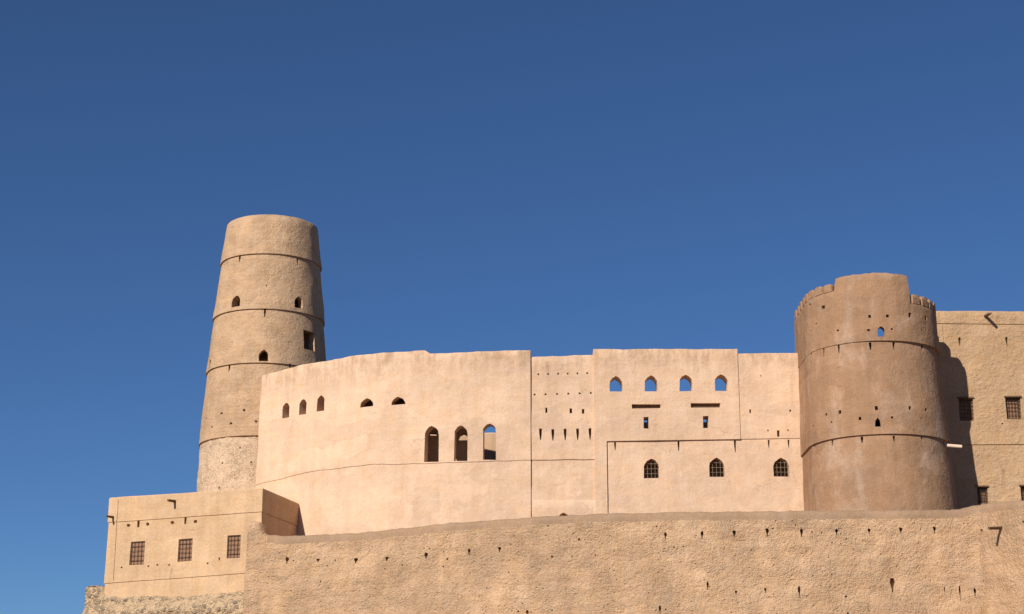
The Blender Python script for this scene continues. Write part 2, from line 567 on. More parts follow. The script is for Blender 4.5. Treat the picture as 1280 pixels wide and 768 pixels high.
def carve(me, cuts, mat, parent, name, ang=35, window_names=True):
    """cut real recesses; the reveals of windows become parts of their own. Returns (wall part, {cut: window part})."""
    cuts = [c for c in cuts if c]
    v, f = [], []
    for c in cuts:
        b = len(v)
        n = len(c.out)
        for (u, z) in c.out:
            k = 1 - (c.splay - 1) * .7 / c.depth
            v.append(at(c, u * k, z * k, .7))
        for (u, z) in c.out:
            v.append(at(c, u * c.splay, z * (1 + (c.splay - 1) * .5), -c.depth))
        f.append(tuple(range(b, b + n)))
        f.append(tuple(range(b + 2 * n - 1, b + n - 1, -1)))
        for i in range(n):
            j = (i + 1) % n
            f.append((b + i, b + n + i, b + n + j, b + j))
        if c.room:      # the chamber the opening looks into: (width, height above centre, depth)
            rw, rh, rd = c.room
            b = len(v)
            for d in (-c.depth + .03, -c.depth - rd):
                for (u, z) in ((-rw / 2, -c.h / 2 - .9), (rw / 2, -c.h / 2 - .9), (rw / 2, rh), (-rw / 2, rh)):
                    v.append(at(c, u, z, d))
            f += [(b, b + 1, b + 2, b + 3), (b + 7, b + 6, b + 5, b + 4)]
            for i in range(4):
                j = (i + 1) % 4
                f.append((b + i, b + 4 + i, b + 4 + j, b + j))
    me.materials.clear(); me.materials.append(mat); me.materials.append(mat)
    tmp = bpy.data.objects.new('tmp', me); COL.objects.link(tmp)
    if cuts:
        cm = mesh_from(v, f, smooth=False)
        cm.materials.append(mat); cm.materials.append(mat)
        for p in cm.polygons:
            p.material_index = 1
        co = bpy.data.objects.new('cut', cm); COL.objects.link(co)
        md = tmp.modifiers.new('b', 'BOOLEAN')
        md.operation = 'DIFFERENCE'; md.solver = 'EXACT'; md.object = co
        md.use_self = True
        dg = bpy.context.evaluated_depsgraph_get()
        res = bpy.data.meshes.new_from_object(tmp.evaluated_get(dg), depsgraph=dg)
        bpy.data.objects.remove(co); bpy.data.objects.remove(tmp)
    else:
        bpy.data.objects.remove(tmp)
        res = me
    bm = bmesh.new(); bm.from_mesh(res)
    wins = {}
    for c in cuts:
        if not c.window:
            continue
        sel = []
        for fc in bm.faces:
            if fc.material_index != 1:
                continue
            q = fc.calc_center_median() - c.loc
            if abs(q.dot(c.u)) <= c.w / 2 * c.splay + .03 and abs(q.z) <= c.h / 2 * c.splay + .03 and -c.depth - .05 <= q.dot(c.n) <= .65:
                sel.append(fc)
        if not sel:
            print('no reveal', c.px, c.py)
            continue
        vm, vv, ff = {}, [], []
        for fc in sel:
            idx = []
            for vt in fc.verts:
                if vt.index not in vm:
                    vm[vt.index] = len(vv); vv.append(vt.co.copy())
                idx.append(vm[vt.index])
            ff.append(tuple(idx))
        wm = bpy.data.meshes.new('window')
        wm.from_pydata([tuple(x) for x in vv], [], ff)
        bmesh.ops.delete(bm, geom=sel, context='FACES')
        bm.verts.index_update()
        wins[c] = (wm, sel)
    bm.to_mesh(res); bm.free()
    for p in res.polygons:
        p.material_index = 0
    res.shade_smooth()
    res.set_sharp_from_angle(angle=math.radians(ang))
    o = link(name, res, mat, parent)
    out = {}
    for c, (wm, _) in wins.items():
        out[c] = link('window', wm, mat, parent)
    return o, out


class MB:
    def __init__(self):
        self.v, self.f = [], []

    def box(self, org, ux, uy, uz, bev=0):
        """org centre, half vectors"""
        b = len(self.v)
        for sx in (-1, 1):
            for sy in (-1, 1):
                for sz in (-1, 1):
                    self.v.append(org + ux * sx + uy * sy + uz * sz)
        for q in ((0, 1, 3, 2), (4, 6, 7, 5), (0, 4, 5, 1), (2, 3, 7, 6), (0, 2, 6, 4), (1, 5, 7, 3)):
            self.f.append(tuple(b + i for i in q))

    def tube(self, a, b_, r0, r1, n=10):
        d = (b_ - a).normalized()
        x = d.orthogonal().normalized(); y = d.cross(x)
        b = len(self.v)
        for p, r in ((a, r0), (b_, r1)):
            for k in range(n):
                t = 2 * math.pi * k / n
                self.v.append(p + (x * math.cos(t) + y * math.sin(t)) * r)
        for k in range(n):
            j = (k + 1) % n
            self.f.append((b + k, b + j, b + n + j, b + n + k))
        self.f.append(tuple(b + k for k in range(n - 1, -1, -1)))
        self.f.append(tuple(b + n + k for k in range(n)))

    def build(self, name, mat, parent=None, ang=35):
        return link(name, mesh_from(self.v, self.f, ang=ang), mat, parent)


def grille(c, parent, mat, depth, nv, nh, r=.022, name='grille'):
    """crossed bars inside the opening, ending at its outline."""
    mb = MB()
    def half_width(z):
        best = 0
        o = c.out
        for i in range(len(o)):
            (u0, z0), (u1, z1) = o[i], o[(i + 1) % len(o)]
            if (z0 - z) * (z1 - z) <= 0 and abs(z1 - z0) > 1e-6:
                best = max(best, abs(u0 + (u1 - u0) * (z - z0) / (z1 - z0)))
        return best
    def top_at(u):
        best = -1e9
        o = c.out
        for i in range(len(o)):
            (u0, z0), (u1, z1) = o[i], o[(i + 1) % len(o)]
            if (u0 - u) * (u1 - u) <= 0 and abs(u1 - u0) > 1e-6:
                best = max(best, z0 + (z1 - z0) * (u - u0) / (u1 - u0))
        return best
    for i in range(nv):
        u = -c.w / 2 + c.w * (i + 1) / (nv + 1)
        zt = top_at(u); zb = -c.h / 2
        mb.box(at(c, u, (zt + zb) / 2, -depth), c.u * r, c.n * r, Vector((0, 0, (zt - zb) / 2)))
    for i in range(nh):
        z = -c.h / 2 + c.h * (i + 1) / (nh + 1)
        hw = half_width(z)
        if hw > .05:
            mb.box(at(c, 0, z, -depth + r * 1.6), c.u * hw, c.n * r, Vector((0, 0, r)))
    return mb.build(name, mat, parent)


def frame(c, parent, mat, depth, t=.06, name='frame'):
    mb = MB()
    hw, hh = c.w / 2, c.h / 2
    Z = Vector((0, 0, 1))
    mb.box(at(c, 0, hh - t, -depth), c.u * hw, c.n * t, Z * t)
    mb.box(at(c, 0, -hh + t, -depth), c.u * hw, c.n * t, Z * t)
    for sgn in (-1, 1):
        mb.box(at(c, sgn * (hw - t), 0, -depth), c.u * t, c.n * t, Z * (hh - 2 * t))
    return mb.build(name, mat, parent)


def shutter(c, parent, mat, depth, name='shutter'):
    """boarded shutter: vertical boards with grooves and two battens"""
    mb = MB()
    n = 4
    hw, hh = c.w / 2 - .01, c.h / 2 - .01
    for i in range(n):
        u = -hw + 2 * hw * (i + .5) / n
        mb.box(at(c, u, 0, -depth), c.u * (hw / n - .012), c.n * .03, Vector((0, 0, hh)))
    for z in (-hh * .6, hh * .6):
        mb.box(at(c, 0, z, -depth + .045), c.u * hw, c.n * .012, Vector((0, 0, .06)))
    mb.box(at(c, 0, 0, -depth - .05), c.u * hw, c.n * .02, Vector((0, 0, hh)))
    return mb.build(name, mat, parent)


def spout(bvh, px, py, tip, parent, mat=None, length=.9, r=.1, name='spout'):
    """hollowed palm-log rain spout: root on the wall at the pixel, direction given in plan"""
    loc, n, _, _ = bvh.ray_cast(CAM, ray(px, py).normalized())
    d = Vector(tip).normalized()
    a = loc - d * .25
    b = loc + d * length
    x = d.cross(Vector((0, 0, 1))).normalized(); up = x.cross(d).normalized()
    if up.z < 0:
        up = -up
    v, f = [], []
    prof = [(-1, .75), (-1, .1), (-.8, -.6), (-.3, -1), (.3, -1), (.8, -.6), (1, .1), (1, .75), (.6, .75), (.5, -.1), (0, -.45), (-.5, -.1), (-.6, .75)]
    for k, p in enumerate((a, a.lerp(b, .5), b)):
        rr = r * (1.1 - .1 * k)
        for (px_, py_) in prof:
            v.append(p + x * px_ * rr + up * py_ * rr)
    n_ = len(prof)
    for k in range(2):
        for i in range(n_):
            j = (i + 1) % n_
            f.append((k * n_ + i, k * n_ + j, (k + 1) * n_ + j, (k + 1) * n_ + i))
    f.append(tuple(range(n_ - 1, -1, -1)))
    f.append(tuple(2 * n_ + i for i in range(n_)))
    return link(name, mesh_from(v, f, ang=50), mat or M['wood'], parent)


def pxof(p, z):
    return proj((p[0], p[1], z))[0]


def top_from(pts, plan_px):
    """pts: [(px,py)] silhouette; returns z for a plan point by its own picture column"""
    def fn(p):
        # iterate: find px of the top
        z = 25.0
        for _ in range(4):
            px = proj((p.x, p.y, z))[0]
            py = lerp_pts(pts, px)
            z = P(px, py, p.y).z
        return z
    return fn


# ================================================================== LEFT TOWER
def lathe_mesh(cx, cy, prof, seg=160, amp=.03, ampsc=.6, seed=0, dz=.5, ang=35):
    rows = []
    for (z0, r0), (z1, r1) in zip(prof, prof[1:]):
        n = max(1, int(abs(z0 - z1) / dz))
        for k in range(n):
            rows.append((z0 + (z1 - z0) * k / n, r0 + (r1 - r0) * k / n))
    rows.append(prof[-1])
    v, f = [], []
    for z, r in rows:
        for k in range(seg):
            t = 2 * math.pi * k / seg
            x, y = math.sin(t), -math.cos(t)
            d = amp * fbm((cx + x * r, cy + y * r, z), ampsc, seed)
            v.append((cx + x * (r + d), cy + y * (r + d), z))
    for i in range(len(rows) - 1):
        for k in range(seg):
            j = (k + 1) % seg
            f.append((i * seg + k, i * seg + j, (i + 1) * seg + j, (i + 1) * seg + k))
    f.append(tuple(range(seg - 1, -1, -1)))
    b = (len(rows) - 1) * seg
    f.append(tuple(b + k for k in range(seg)))
    return mesh_from(v, f, ang=ang)


TY = 145.0
tcx = P(340, 285, TY).x + .06


def tower_r(z):
    t = min(26.0, 46.0 - z)
    return 4.22 + .098 * t - .0015 * t * t


def zring(py):
    z = 35
    for _ in range(5):
        r = tower_r(z)
        z = P(proj((tcx, TY - r, z))[0], py, TY - r).z
    return z


zt = zring(268.0)
r1, r2, r3, r4 = (zring(y) for y in (317, 386, 453.5, 544.5))
tower = thing('round_tower', 'tall tapering round mud tower with four dark ring lines and a rubble foot', 'tower', (tcx, TY, 8))
ov = .13
prof = [(zt - .9, tower_r(zt) - .55), (zt - .02, tower_r(zt) - .5), (zt, tower_r(zt) - .42), (zt, tower_r(zt) - .08), (zt - .1, tower_r(zt))]
prof = [(zt - .9, .05), (zt - .9, tower_r(zt) - .55)] + prof[1:]
for zr in (r1, r2, r3):
    prof += [(zr, tower_r(zr) + ov * .5), (zr - .03, tower_r(zr) - ov * .5)]
prof += [(r4, tower_r(r4) + ov * .5)]
prof += [(r4 - .03, tower_r(r4) - ov * .6), (r4 - .03, .05)]
me = lathe_mesh(tcx, TY, prof, amp=.045, ampsc=.7, seed=3)
bv = bvh_of(me)
cuts = []
tw = []
for a in ((295, 376.5, 10, 15, 'arch'), (373.5, 378, 9.5, 15.5, 'arch'), (329.5, 444.5, 11.5, 14.5, 'arch'), (262.5, 455, 2.2, 12, 'arch')):
    tw.append(place(bv, *a, depth=.8, window=True, room=(1.7, .85, 1.5) if a[2] > 5 else None))
tw.append(place(bv, 387, 426, 13, 24, 'rect', depth=.7, window=True, room=(1.9, 1.1, 1.4)))
cuts += tw
for a in ((299.5, 324, 2.2, 9), (372, 328, 2.2, 9), (331, 391.5, 2.6, 11), (286.5, 461, 2.2, 9), (362, 458, 2.2, 6)):
    cuts.append(place(bv, *a, 'slit', depth=.6))
for a in ((333, 357, 1.6), (277, 517, 2.6), (305, 513, 2.8), (258, 523, 1.6), (265, 534, 2), (288.5, 529.5, 2.8), (320, 527, 2.6),
          (290, 428, 1.3), (361, 428, 1.3), (375, 290, 1.2)):
    cuts.append(place(bv, a[0], a[1], a[2], a[2], 'rect', depth=.5))
carve(me, cuts, M['tower_mud'], tower, 'shaft')
rb = tower_r(r4) - ov * .6
prof = [(r4 - .034, .05), (r4 - .034, rb), (9.0, tower_r(9.0) - ov * .6), (9.0, .05)]
me = lathe_mesh(tcx, TY, prof, seg=260, amp=.10, ampsc=1.3, seed=8, dz=.25)
bv = bvh_of(me)
cuts = [place(bv, x, y, 2, 2, 'rect', depth=.5) for x, y in ((278, 579), (314, 578), (274, 610), (300, 560))]
carve(me, cuts, M['tower_rubble'], tower, 'rubble_foot', ang=50)

# ================================================================== CURVED WALL (A)
AP = [(325.5, 138.4), (333, 137.8), (350, 136.8), (375, 135.5), (405, 134.1), (440, 132.7), (475, 131.6), (510, 130.8), (550, 130.25), (590, 130.0), (663.2, 129.75)]
planA = [(P(px, 520, Y).x, Y) for px, Y in AP]
topA = [(315, 470), (327.7, 468.7), (354, 462), (376, 456), (409.6, 450.4), (442.8, 444.4), (476, 440.6), (529, 437.6), (534.2, 437), (534.9, 441.6),
        (560, 441.2), (607, 438.8), (664, 437.4)]
strA = [(316, 607.5), (353, 599.3), (385, 591), (416, 587), (443, 583), (465, 581), (529, 579.6), (651, 575.3), (664, 575)]
# subdivide plan smoothly (Catmull-Rom)


def smooth_poly(pts, n=5):
    out = []
    P_ = [Vector(p) for p in pts]
    for i in range(len(P_) - 1):
        p0 = P_[max(0, i - 1)]; p1 = P_[i]; p2 = P_[i + 1]; p3 = P_[min(len(P_) - 1, i + 2)]
        for k in range(n):
            t = k / n
            out.append(.5 * ((2 * p1) + (p2 - p0) * t + (2 * p0 - 5 * p1 + 4 * p2 - p3) * t * t + (3 * p1 - p0 - 3 * p2 + p3) * t ** 3))
    out.append(P_[-1])
    return out


def z_of(pts, p, z0=25):
    z = z0
    for _ in range(5):
        px = proj((p.x, p.y, z))[0]
        z = P(px, lerp_pts(pts, px), p.y).z
    return z


BAT = lambda p: .004 + .02 * max(0, min(1, (p.y - 129.9) / 4))
wallA = thing('curved_wall', 'cream plastered wall curving back on the left, with tall arched openings', 'wall', (planA[-1][0] - 10, 130, 9))


def make_wall(plan, topf, strf, T, zbot, ov=.06, bat=.012, **k):
    def profile(p, ztp):
        zs = strf(p) if strf else None
        kn = [(ztp - .01, -.22), (ztp, -.14), (ztp - .03, -.05), (ztp - .12, 0)]
        bt = bat(p) if callable(bat) else bat

        def o(z):
            return (ztp - z) * bt
        if zs is not None:
            zs += .045 * fbm((p.x, p.y, 3), .8, 17)
            kn += [(zs, o(zs)), (zs - .025, o(zs) - ov)]
            kn += [(zbot, o(zbot) - ov)]
        else:
            kn += [(zbot, o(zbot))]
        return kn
    return wall_mesh(plan, topf, profile, T, zbot, **k)


pA = smooth_poly(planA, 6)
# two stretches of wall so that the parapet really steps at the notch
xn = P(534.6, 440, 130.4).x
me = make_wall(pA, lambda p: z_of(topA, p), lambda p: z_of(strA, p), 1.1, 9, ov=.05, bat=BAT, step=.45, dz=.6, amp=.05, ampsc=.35, seed=11)
bv = bvh_of(me)
cuts = []
for a in ((357.4, 513.1, 8.4, 19), (378.6, 508.8, 8.7, 20.4), (401, 504.3, 8.8, 20.5)):
    cuts.append(place(bv, *a, 'arch', depth=1.35, window=True))
for a in ((458.5, 503.3, 16, 13), (497.7, 501, 17, 12)):
    cuts.append(place(bv, *a, 'lunette', depth=1.35, window=True, splay=1.9))
for a in ((539.5, 555, 17, 45.5), (576, 554, 16, 45.2), (611.8, 552.2, 17, 46)):
    cuts.append(place(bv, *a, 'arch', depth=2.4, window=True))
carve(me, cuts, M['plaster'], wallA, 'wall')
# roofed gallery behind the upper openings, unseen, added to keep them dark
gp, gn = resample(pA, .8)
gal = [(p, n) for p, n in zip(gp, gn) if p.x < P(518, 500, 130.8).x]
zg0, zg1 = P(458, 530, 132).z, P(458, 489, 132).z
v, f = [], []
for p, n in gal:
    for off, z in ((-.95, zg1), (-.95, zg1 + .3), (-5.1, zg1 + .3), (-5.1, zg0), (-.95, zg0), (-.95, zg0 + .25), (-4.8, zg0 + .25), (-4.8, zg1)):
        v.append((p.x + n.x * off, p.y + n.y * off, z))
for i in range(len(gal) - 1):
    for j in range(8):
        f.append((i * 8 + j, i * 8 + (j + 1) % 8, (i + 1) * 8 + (j + 1) % 8, (i + 1) * 8 + j))
e = (len(gal) - 1) * 8
f += [tuple(range(8)), tuple(e + j for j in range(7, -1, -1))]
link('shade_gallery', mesh_from(v, f, smooth=False), M['rear_mud'], wallA)
for k in (0, len(gal) - 1):
    p, n = gal[k]
    mb = MB()
    c0 = Vector((p.x, p.y, (zg0 + zg1) / 2 + .1)) - Vector((n.x, n.y, 0)) * 2.95
    mb.box(c0, Vector((n.x, n.y, 0)) * 1.8, Vector((-n.y, n.x, 0)) * .2, Vector((0, 0, (zg1 - zg0) / 2 - .16)))
    mb.build('shade_gallery_end', M['rear_mud'], wallA)

# ================================================================== SLOTTED WALL (B)
YB = 129.90
xB0, xB1 = P(663.0, 540, YB).x - .5, P(746, 540, YB).x
topB = [(650, 446), (664.6, 445.8), (742, 443.4), (760, 443)]
strB = [(650, 575.2), (760, 574.4)]
wallB = thing('slotted_wall', 'narrow recessed cream wall bay pierced by rows of small slots', 'wall', (P(700, 540, YB).x, YB, 9))
me = make_wall([(xB0, YB), (xB1, YB)], lambda p: z_of(topB, p), lambda p: z_of(strB, p), 2.6, 9, ov=.07, bat=.008, step=.6, amp=.03, ampsc=.4, seed=21)
bv = bvh_of(me)
cuts = []
for i, x in enumerate((672.8, 685.3, 697.7, 709.6, 721.8, 734)):
    cuts.append(place(bv, x, 468 - .28 * i, 2.1, 2.1, 'rect', depth=.5))
for i, x in enumerate((668.2, 682, 696.3, 710.3, 724.6, 738.5)):
    cuts.append(place(bv, x, 493.4 - .4 * i, 2.3, 2.2, 'rect', depth=.5))
for x, y, w, h in ((682.9, 513, 2.7, 6.5), (713.6, 513.8, 3.2, 6), (728.9, 514.3, 3, 6)):
    cuts.append(place(bv, x, y, w, h, 'rect', depth=.8))
for x, y in ((675.6, 543), (691, 543.8), (706.4, 543.3), (722, 543), (737.5, 542.6)):
    cuts.append(place(bv, x, y, 3.5, 14.5, 'slit', depth=.8))
cuts.append(place(bv, 705, 652, 20, 22, 'arch', depth=2.4, window=True))
carve(me, cuts, M['plaster'], wallB, 'wall')
# low plinth at the foot of the bay
mb = MB()
q0, q1 = P(665.5, 626, YB), P(748, 626, YB)
mb2 = make_wall([(q0.x, YB - .15), (q1.x + .05, YB - .15)], lambda p: q0.z + .0, None, .12, 9, bat=.01, step=.6, amp=.02, seed=5)
bvp = bvh_of(mb2)
carve(mb2, [place(bvp, 705, 652, 20, 22, 'arch', depth=1.0)], M['plaster'], wallB, 'plinth')

# ================================================================== ARCADED FACADE (C + D)
YC = 129.72
facade = thing('arched_facade', 'flat cream facade with four sky-filled arches above three barred arched windows', 'building', (P(830, 540, YC).x, YC, 9))
zline = lambda px: P(px, lerp_pts([(742, 551.8), (927, 549)], px), YC).z
# upper block
xc0, xc1 = P(742.5, 500, YC).x, P(923.5, 490, YC).x
zl = (zline(760) + zline(927)) / 2


def upper_profile(zb):
    return lambda p, ztp: [(ztp - .01, -.22), (ztp, -.14), (ztp - .03, -.05), (ztp - .12, 0), (zb(p), .02)]


topC = [(740, 436.2), (924, 436)]
me = wall_mesh([(xc0, YC), (xc1, YC)], lambda p: z_of(topC, p), upper_profile(lambda p: z_of([(742, 551.8), (927, 549)], p)), 1.35, zl, step=.6, amp=.025, ampsc=.4, seed=31)
# flatten bottom back row to the slanted line is unnecessary: it hides behind the lower wall
bv = bvh_of(me)
cuts = []
for x, y0, y1, w in ((769.9, 469.8, 489.8, 15.9), (813.8, 469.2, 489.8, 15.3), (857.2, 468.5, 489, 15.5), (901.5, 468, 489, 16.2)):
    cuts.append(place(bv, x, (y0 + y1) / 2, w, y1 - y0, 'arch', depth=1.6, window=True))
for x, y0, y1, w in ((807.8, 521.2, 536, 6.6), (882.2, 520.3, 535.2, 6.6)):
    cuts.append(place(bv, x, (y0 + y1) / 2, w, y1 - y0, 'rect', depth=1.6, window=True))
slot_cuts = []
for x, y0, y1, w in ((807.8, 505.7, 510.8, 36), (882, 504.2, 509.7, 36.3)):
    slot_cuts.append(place(bv, x, (y0 + y1) / 2, w, y1 - y0, 'rect', depth=.45))
cuts += slot_cuts
carve(me, cuts, M['plaster'], facade, 'upper_wall')
for c in slot_cuts:      # dark wood-coloured strip standing for the shade inside each slot
    mb = MB()
    mb.box(at(c, 0, .02, -.36), c.u * (c.w / 2 - .02), c.n * .07, Vector((0, 0, c.h / 2 - .05)))
    mb.build('lintel_or_shade', M['wood'], facade)
# pier left of the recessed lower panel
xp1 = P(758.8, 590, YC).x
me = wall_mesh([(xc0, YC), (xp1, YC)], lambda p: zl + .0 if False else z_of([(742, 551.8), (927, 549)], p) - .004, lambda p, z: [(z, 0), (z - .02, .02), (9, .1)], 1.05, 9, step=.5, amp=.02, seed=31, topamp=0)
link('pier', me, M['plaster'], facade)
# lower panel, thick, holding the barred windows; continues to the bastion
YL = 129.84
YD = 129.80
xd1 = P(1002, 540, YD).x + 1.2
xl0 = xp1 + .004
me = wall_mesh([(xl0, YL), (xd1, YL)], lambda p: z_of([(742, 551.8), (927, 549), (1010, 547.6)], p) - .012, lambda p, z: [(z, 0), (z - .02, .0), (9, .12)], 3.4, 9, step=.6, amp=.03, ampsc=.3, seed=41, topamp=0)
bv = bvh_of(me)
gw = []
for x, y0, y1, w in ((814.3, 573.2, 598, 19), (895.9, 572.2, 596, 19.6), (976.5, 571.8, 596, 19)):
    gw.append(place(bv, x, (y0 + y1) / 2, w, y1 - y0, 'arch', depth=.8, window=True, room=(2.6, 1.3, 2.3)))
cuts = list(gw)
for x, y0, y1, w in ((768.9, 552.5, 563, 2.4), (848.2, 551.5, 564, 2.6), (918.9, 550.5, 566, 2.8), (961, 550, 560.8, 2.3), (985.8, 549.8, 560, 2.3)):
    cuts.append(place(bv, x, (y0 + y1) / 2, w, y1 - y0, 'slit', depth=.5))
_, wins = carve(me, cuts, M['plaster'], facade, 'lower_wall')
for c in gw:
    if c in wins:
        grille(c, wins[c], M['pale_iron'], .22, 3, 3, .012)
# upper right stretch (D)
topD = [(915, 441.5), (1000, 441)]
lineD = [(915, 549.1), (1010, 547.7)]
me = wall_mesh([(xc1 + .003, YD), (xd1, YD)], lambda p: z_of(topD, p), upper_profile(lambda p: z_of(lineD, p)), 1.05, zl, step=.6, amp=.025, ampsc=.4, seed=51)
bv = bvh_of(me)
cuts = [place(bv, 937.8, 514.3, 2.2, 4.8, 'rect', depth=.6), place(bv, 972.9, 542.2, 3.4, 8, 'rect', depth=.6),
        place(bv, 960, 538.4, 1.8, 1.8, 'rect', depth=.5), place(bv, 985, 538, 1.8, 1.8, 'rect', depth=.5), place(bv, 987.8, 513.5, 2.2, 2.6, 'rect', depth=.5),
        place(bv, 951, 470, 1.4, 1.4, 'rect', depth=.4)]
carve(me, cuts, M['plaster'], facade, 'side_wall')

# ================================================================== COURTYARD BUILDINGS BEHIND
hall = thing('courtyard_hall', 'plain courtyard building glimpsed through the small square windows', 'building', (P(840, 540, 137).x, 137, 9))
zt_ = P(845, 527.5, 134).z
me = wall_mesh([(P(752, 540, 134).x, 134), (P(985, 540, 134).x, 134)], lambda p: zt_, lambda p, z: [(z - .01, -.2), (z, -.1), (z - .1, 0), (9, .1)], 7, 9, amp=.03)
link('wall', me, M['rear_mud'], hall)
rear = thing('courtyard_wall', 'sunlit inner wall seen through the rightmost tall arch', 'wall', (P(590, 545, 138).x, 138, 9))
zr_ = P(612, 541, 139.6).z
me = wall_mesh([(P(480, 540, 139.6).x, 139.6), (P(720, 540, 139.6).x, 139.6)], lambda p: zr_, lambda p, z: [(z - .01, -.2), (z, -.1), (z - .1, 0), (9, .1)], 1, 9, amp=.03)
link('wall', me, M['rear_mud'], rear)
screen = thing('inner_screen', 'shaded inner screen wall standing close behind the two left tall arches', 'wall', (P(550, 545, 133).x, 133, 9))
me = wall_mesh([(P(505, 540, 133).x, 133), (P(594, 540, 133).x, 133)], lambda p: P(560, 508, 133).z, lambda p, z: [(z - .01, -.2), (z, -.1), (z - .1, 0), (9, .1)], .7, 9, amp=.03)
bv = bvh_of(me)
carve(me, [place(bv, 541.5, 543, 8, 3.4, 'rect', depth=1.4), place(bv, 580, 546, 13, 9, 'lunette', depth=1.4)], M['rear_mud'], screen, 'wall')

# ================================================================== BASTION
BX, BY = 27.1, 126.0


def bplan(off, n_arc=72):
    """U-shaped plan: half circle to the front, straight flanks back to the facade"""
    r = 4.72 + off
    pts, nor = [], []
    yb = 132.2
    n_fl = 10
    for k in range(n_fl):
        y = yb + (BY - yb) * k / n_fl
        pts.append((BX - r + (0.0), y)); nor.append((-1, 0))
    for k in range(n_arc + 1):
        t = -math.pi / 2 + math.pi * k / n_arc
        pts.append((BX + r * math.sin(t), BY - r * math.cos(t))); nor.append((math.sin(t), -math.cos(t)))
    for k in range(1, n_fl + 1):
        y = BY + (yb - BY) * k / n_fl
        pts.append((BX + r, y)); nor.append((1, 0))
    return pts, nor


zR1 = P(1103, 426.5, BY - 4.75).z
zR2 = P(1110, 543.0, BY - 4.95).z
zRoof = zR1 - .3


def boff(z):
    return (zR1 - z) * .050 + .10


def bshift(z):
    return (zR1 - z) * .030 - .09


bast = thing('round_bastion', 'squat brown round bastion with crenellated parapet and raised middle', 'tower', (BX, BY, 9))
rows = []
kn = [(zR1 - .03, boff(zR1) - .0), (zR2, boff(zR2) + .0), (zR2 - .03, boff(zR2) - .13), (9, boff(9) - .13)]
for (z0, o0), (z1, o1) in zip(kn, kn[1:]):
    n = max(1, int(abs(z0 - z1) / .5))
    for k in range(n):
        rows.append((z0 + (z1 - z0) * k / n, o0 + (o1 - o0) * k / n))
rows.append(kn[-1])
v, f = [], []
for z, o_ in rows:
    pts, nor = bplan(o_)
    for (x, y), (nx, ny) in zip(pts, nor):
        d = .035 * fbm((x, y, z), .5, 4)
        v.append((x + nx * d + bshift(z), y + ny * d, z))
nn = len(pts)
for i in range(len(rows) - 1):
    for k in range(nn):
        j = (k + 1) % nn
        f.append((i * nn + k, i * nn + j, (i + 1) * nn + j, (i + 1) * nn + k))
f.append(tuple(range(nn - 1, -1, -1)))
f.append(tuple((len(rows) - 1) * nn + k for k in range(nn)))
me = mesh_from(v, f)
bv = bvh_of(me)
bcuts = [place(bv, 1097.2, 527.8, 6.6, 12, 'house', depth=.7, window=True, room=(1.6, .9, 1.6))]
for x, y0, y1, w in ((1014, 441, 451, 1.5), (1029.7, 435.6, 447, 2), (1048.4, 431.5, 442.4, 2.5), (1087.8, 428.2, 438, 3.2), (1117.3, 428, 438, 3.2), (1152.8, 431.5, 440.5, 2.2),
                     (1018.3, 556, 562, 1.5), (1040.6, 550.5, 558, 2.2), (1077.4, 546, 554, 3), (1117.5, 545, 553, 2.8), (1152.6, 546.5, 553, 2.2), (1180, 551, 558.5, 1.6)):
    bcuts.append(place(bv, x, (y0 + y1) / 2, w, y1 - y0, 'slit', depth=.5))
for x, y, w in ((1004, 523.3, 1.5), (1011.2, 521, 1.3), (1007.4, 533.6, 1.2), (1016.5, 533, 1.4), (1032.7, 518.3, 2.5), (1050, 515.3, 3.3), (1039.3, 527.9, 1.8),
                (1075, 523.3, 3), (1095.4, 510.3, 3.6), (1115.2, 522, 2.7), (1137.5, 510.3, 3.2), (1157.6, 512.4, 2.7), (1151.7, 523.3, 1.7), (1180.6, 514, 1.6), (1175.6, 524.5, 1.5)):
    bcuts.append(place(bv, x, y, w, w * random.uniform(.95, 1.5), 'rect', depth=.5))
carve(me, bcuts, M['bastion_mud'], bast, 'shaft')
# parapet: walk the U from the left flank to the right one
rp = .20
pts, nor = bplan(rp, 200)
zc_left = P(1037, 363.5, BY - 3.6).z      # crenel sill, left of the raised middle
zc_right = P(1146, 383, BY - 3.4).z
zrise = P(1090, 340.5, BY - 4.8).z
t_pts = [Vector(p) for p in pts if p[1] < 131.5]
front = []
for p in t_pts:
    front.append((p, proj((p.x, p.y, 33.5))[0], p.y))
i0 = next(i for i, (p, px, y) in enumerate(front) if px > 1044.5 and y < BY)
i1 = max(i for i, (p, px, y) in enumerate(front) if px <= 1139 and y < BY and p.x < BX + 4.6)


def ptop(p):
    best = min(range(len(t_pts)), key=lambda i: (t_pts[i] - p).length_squared)
    if best < i0:
        return zc_left
    if best > i1:
        return zc_right
    return zrise - .25 * (1 if best in (i0, i1) else 0) - .12 * abs(best - (i0 + i1) / 2) / ((i1 - i0) / 2)


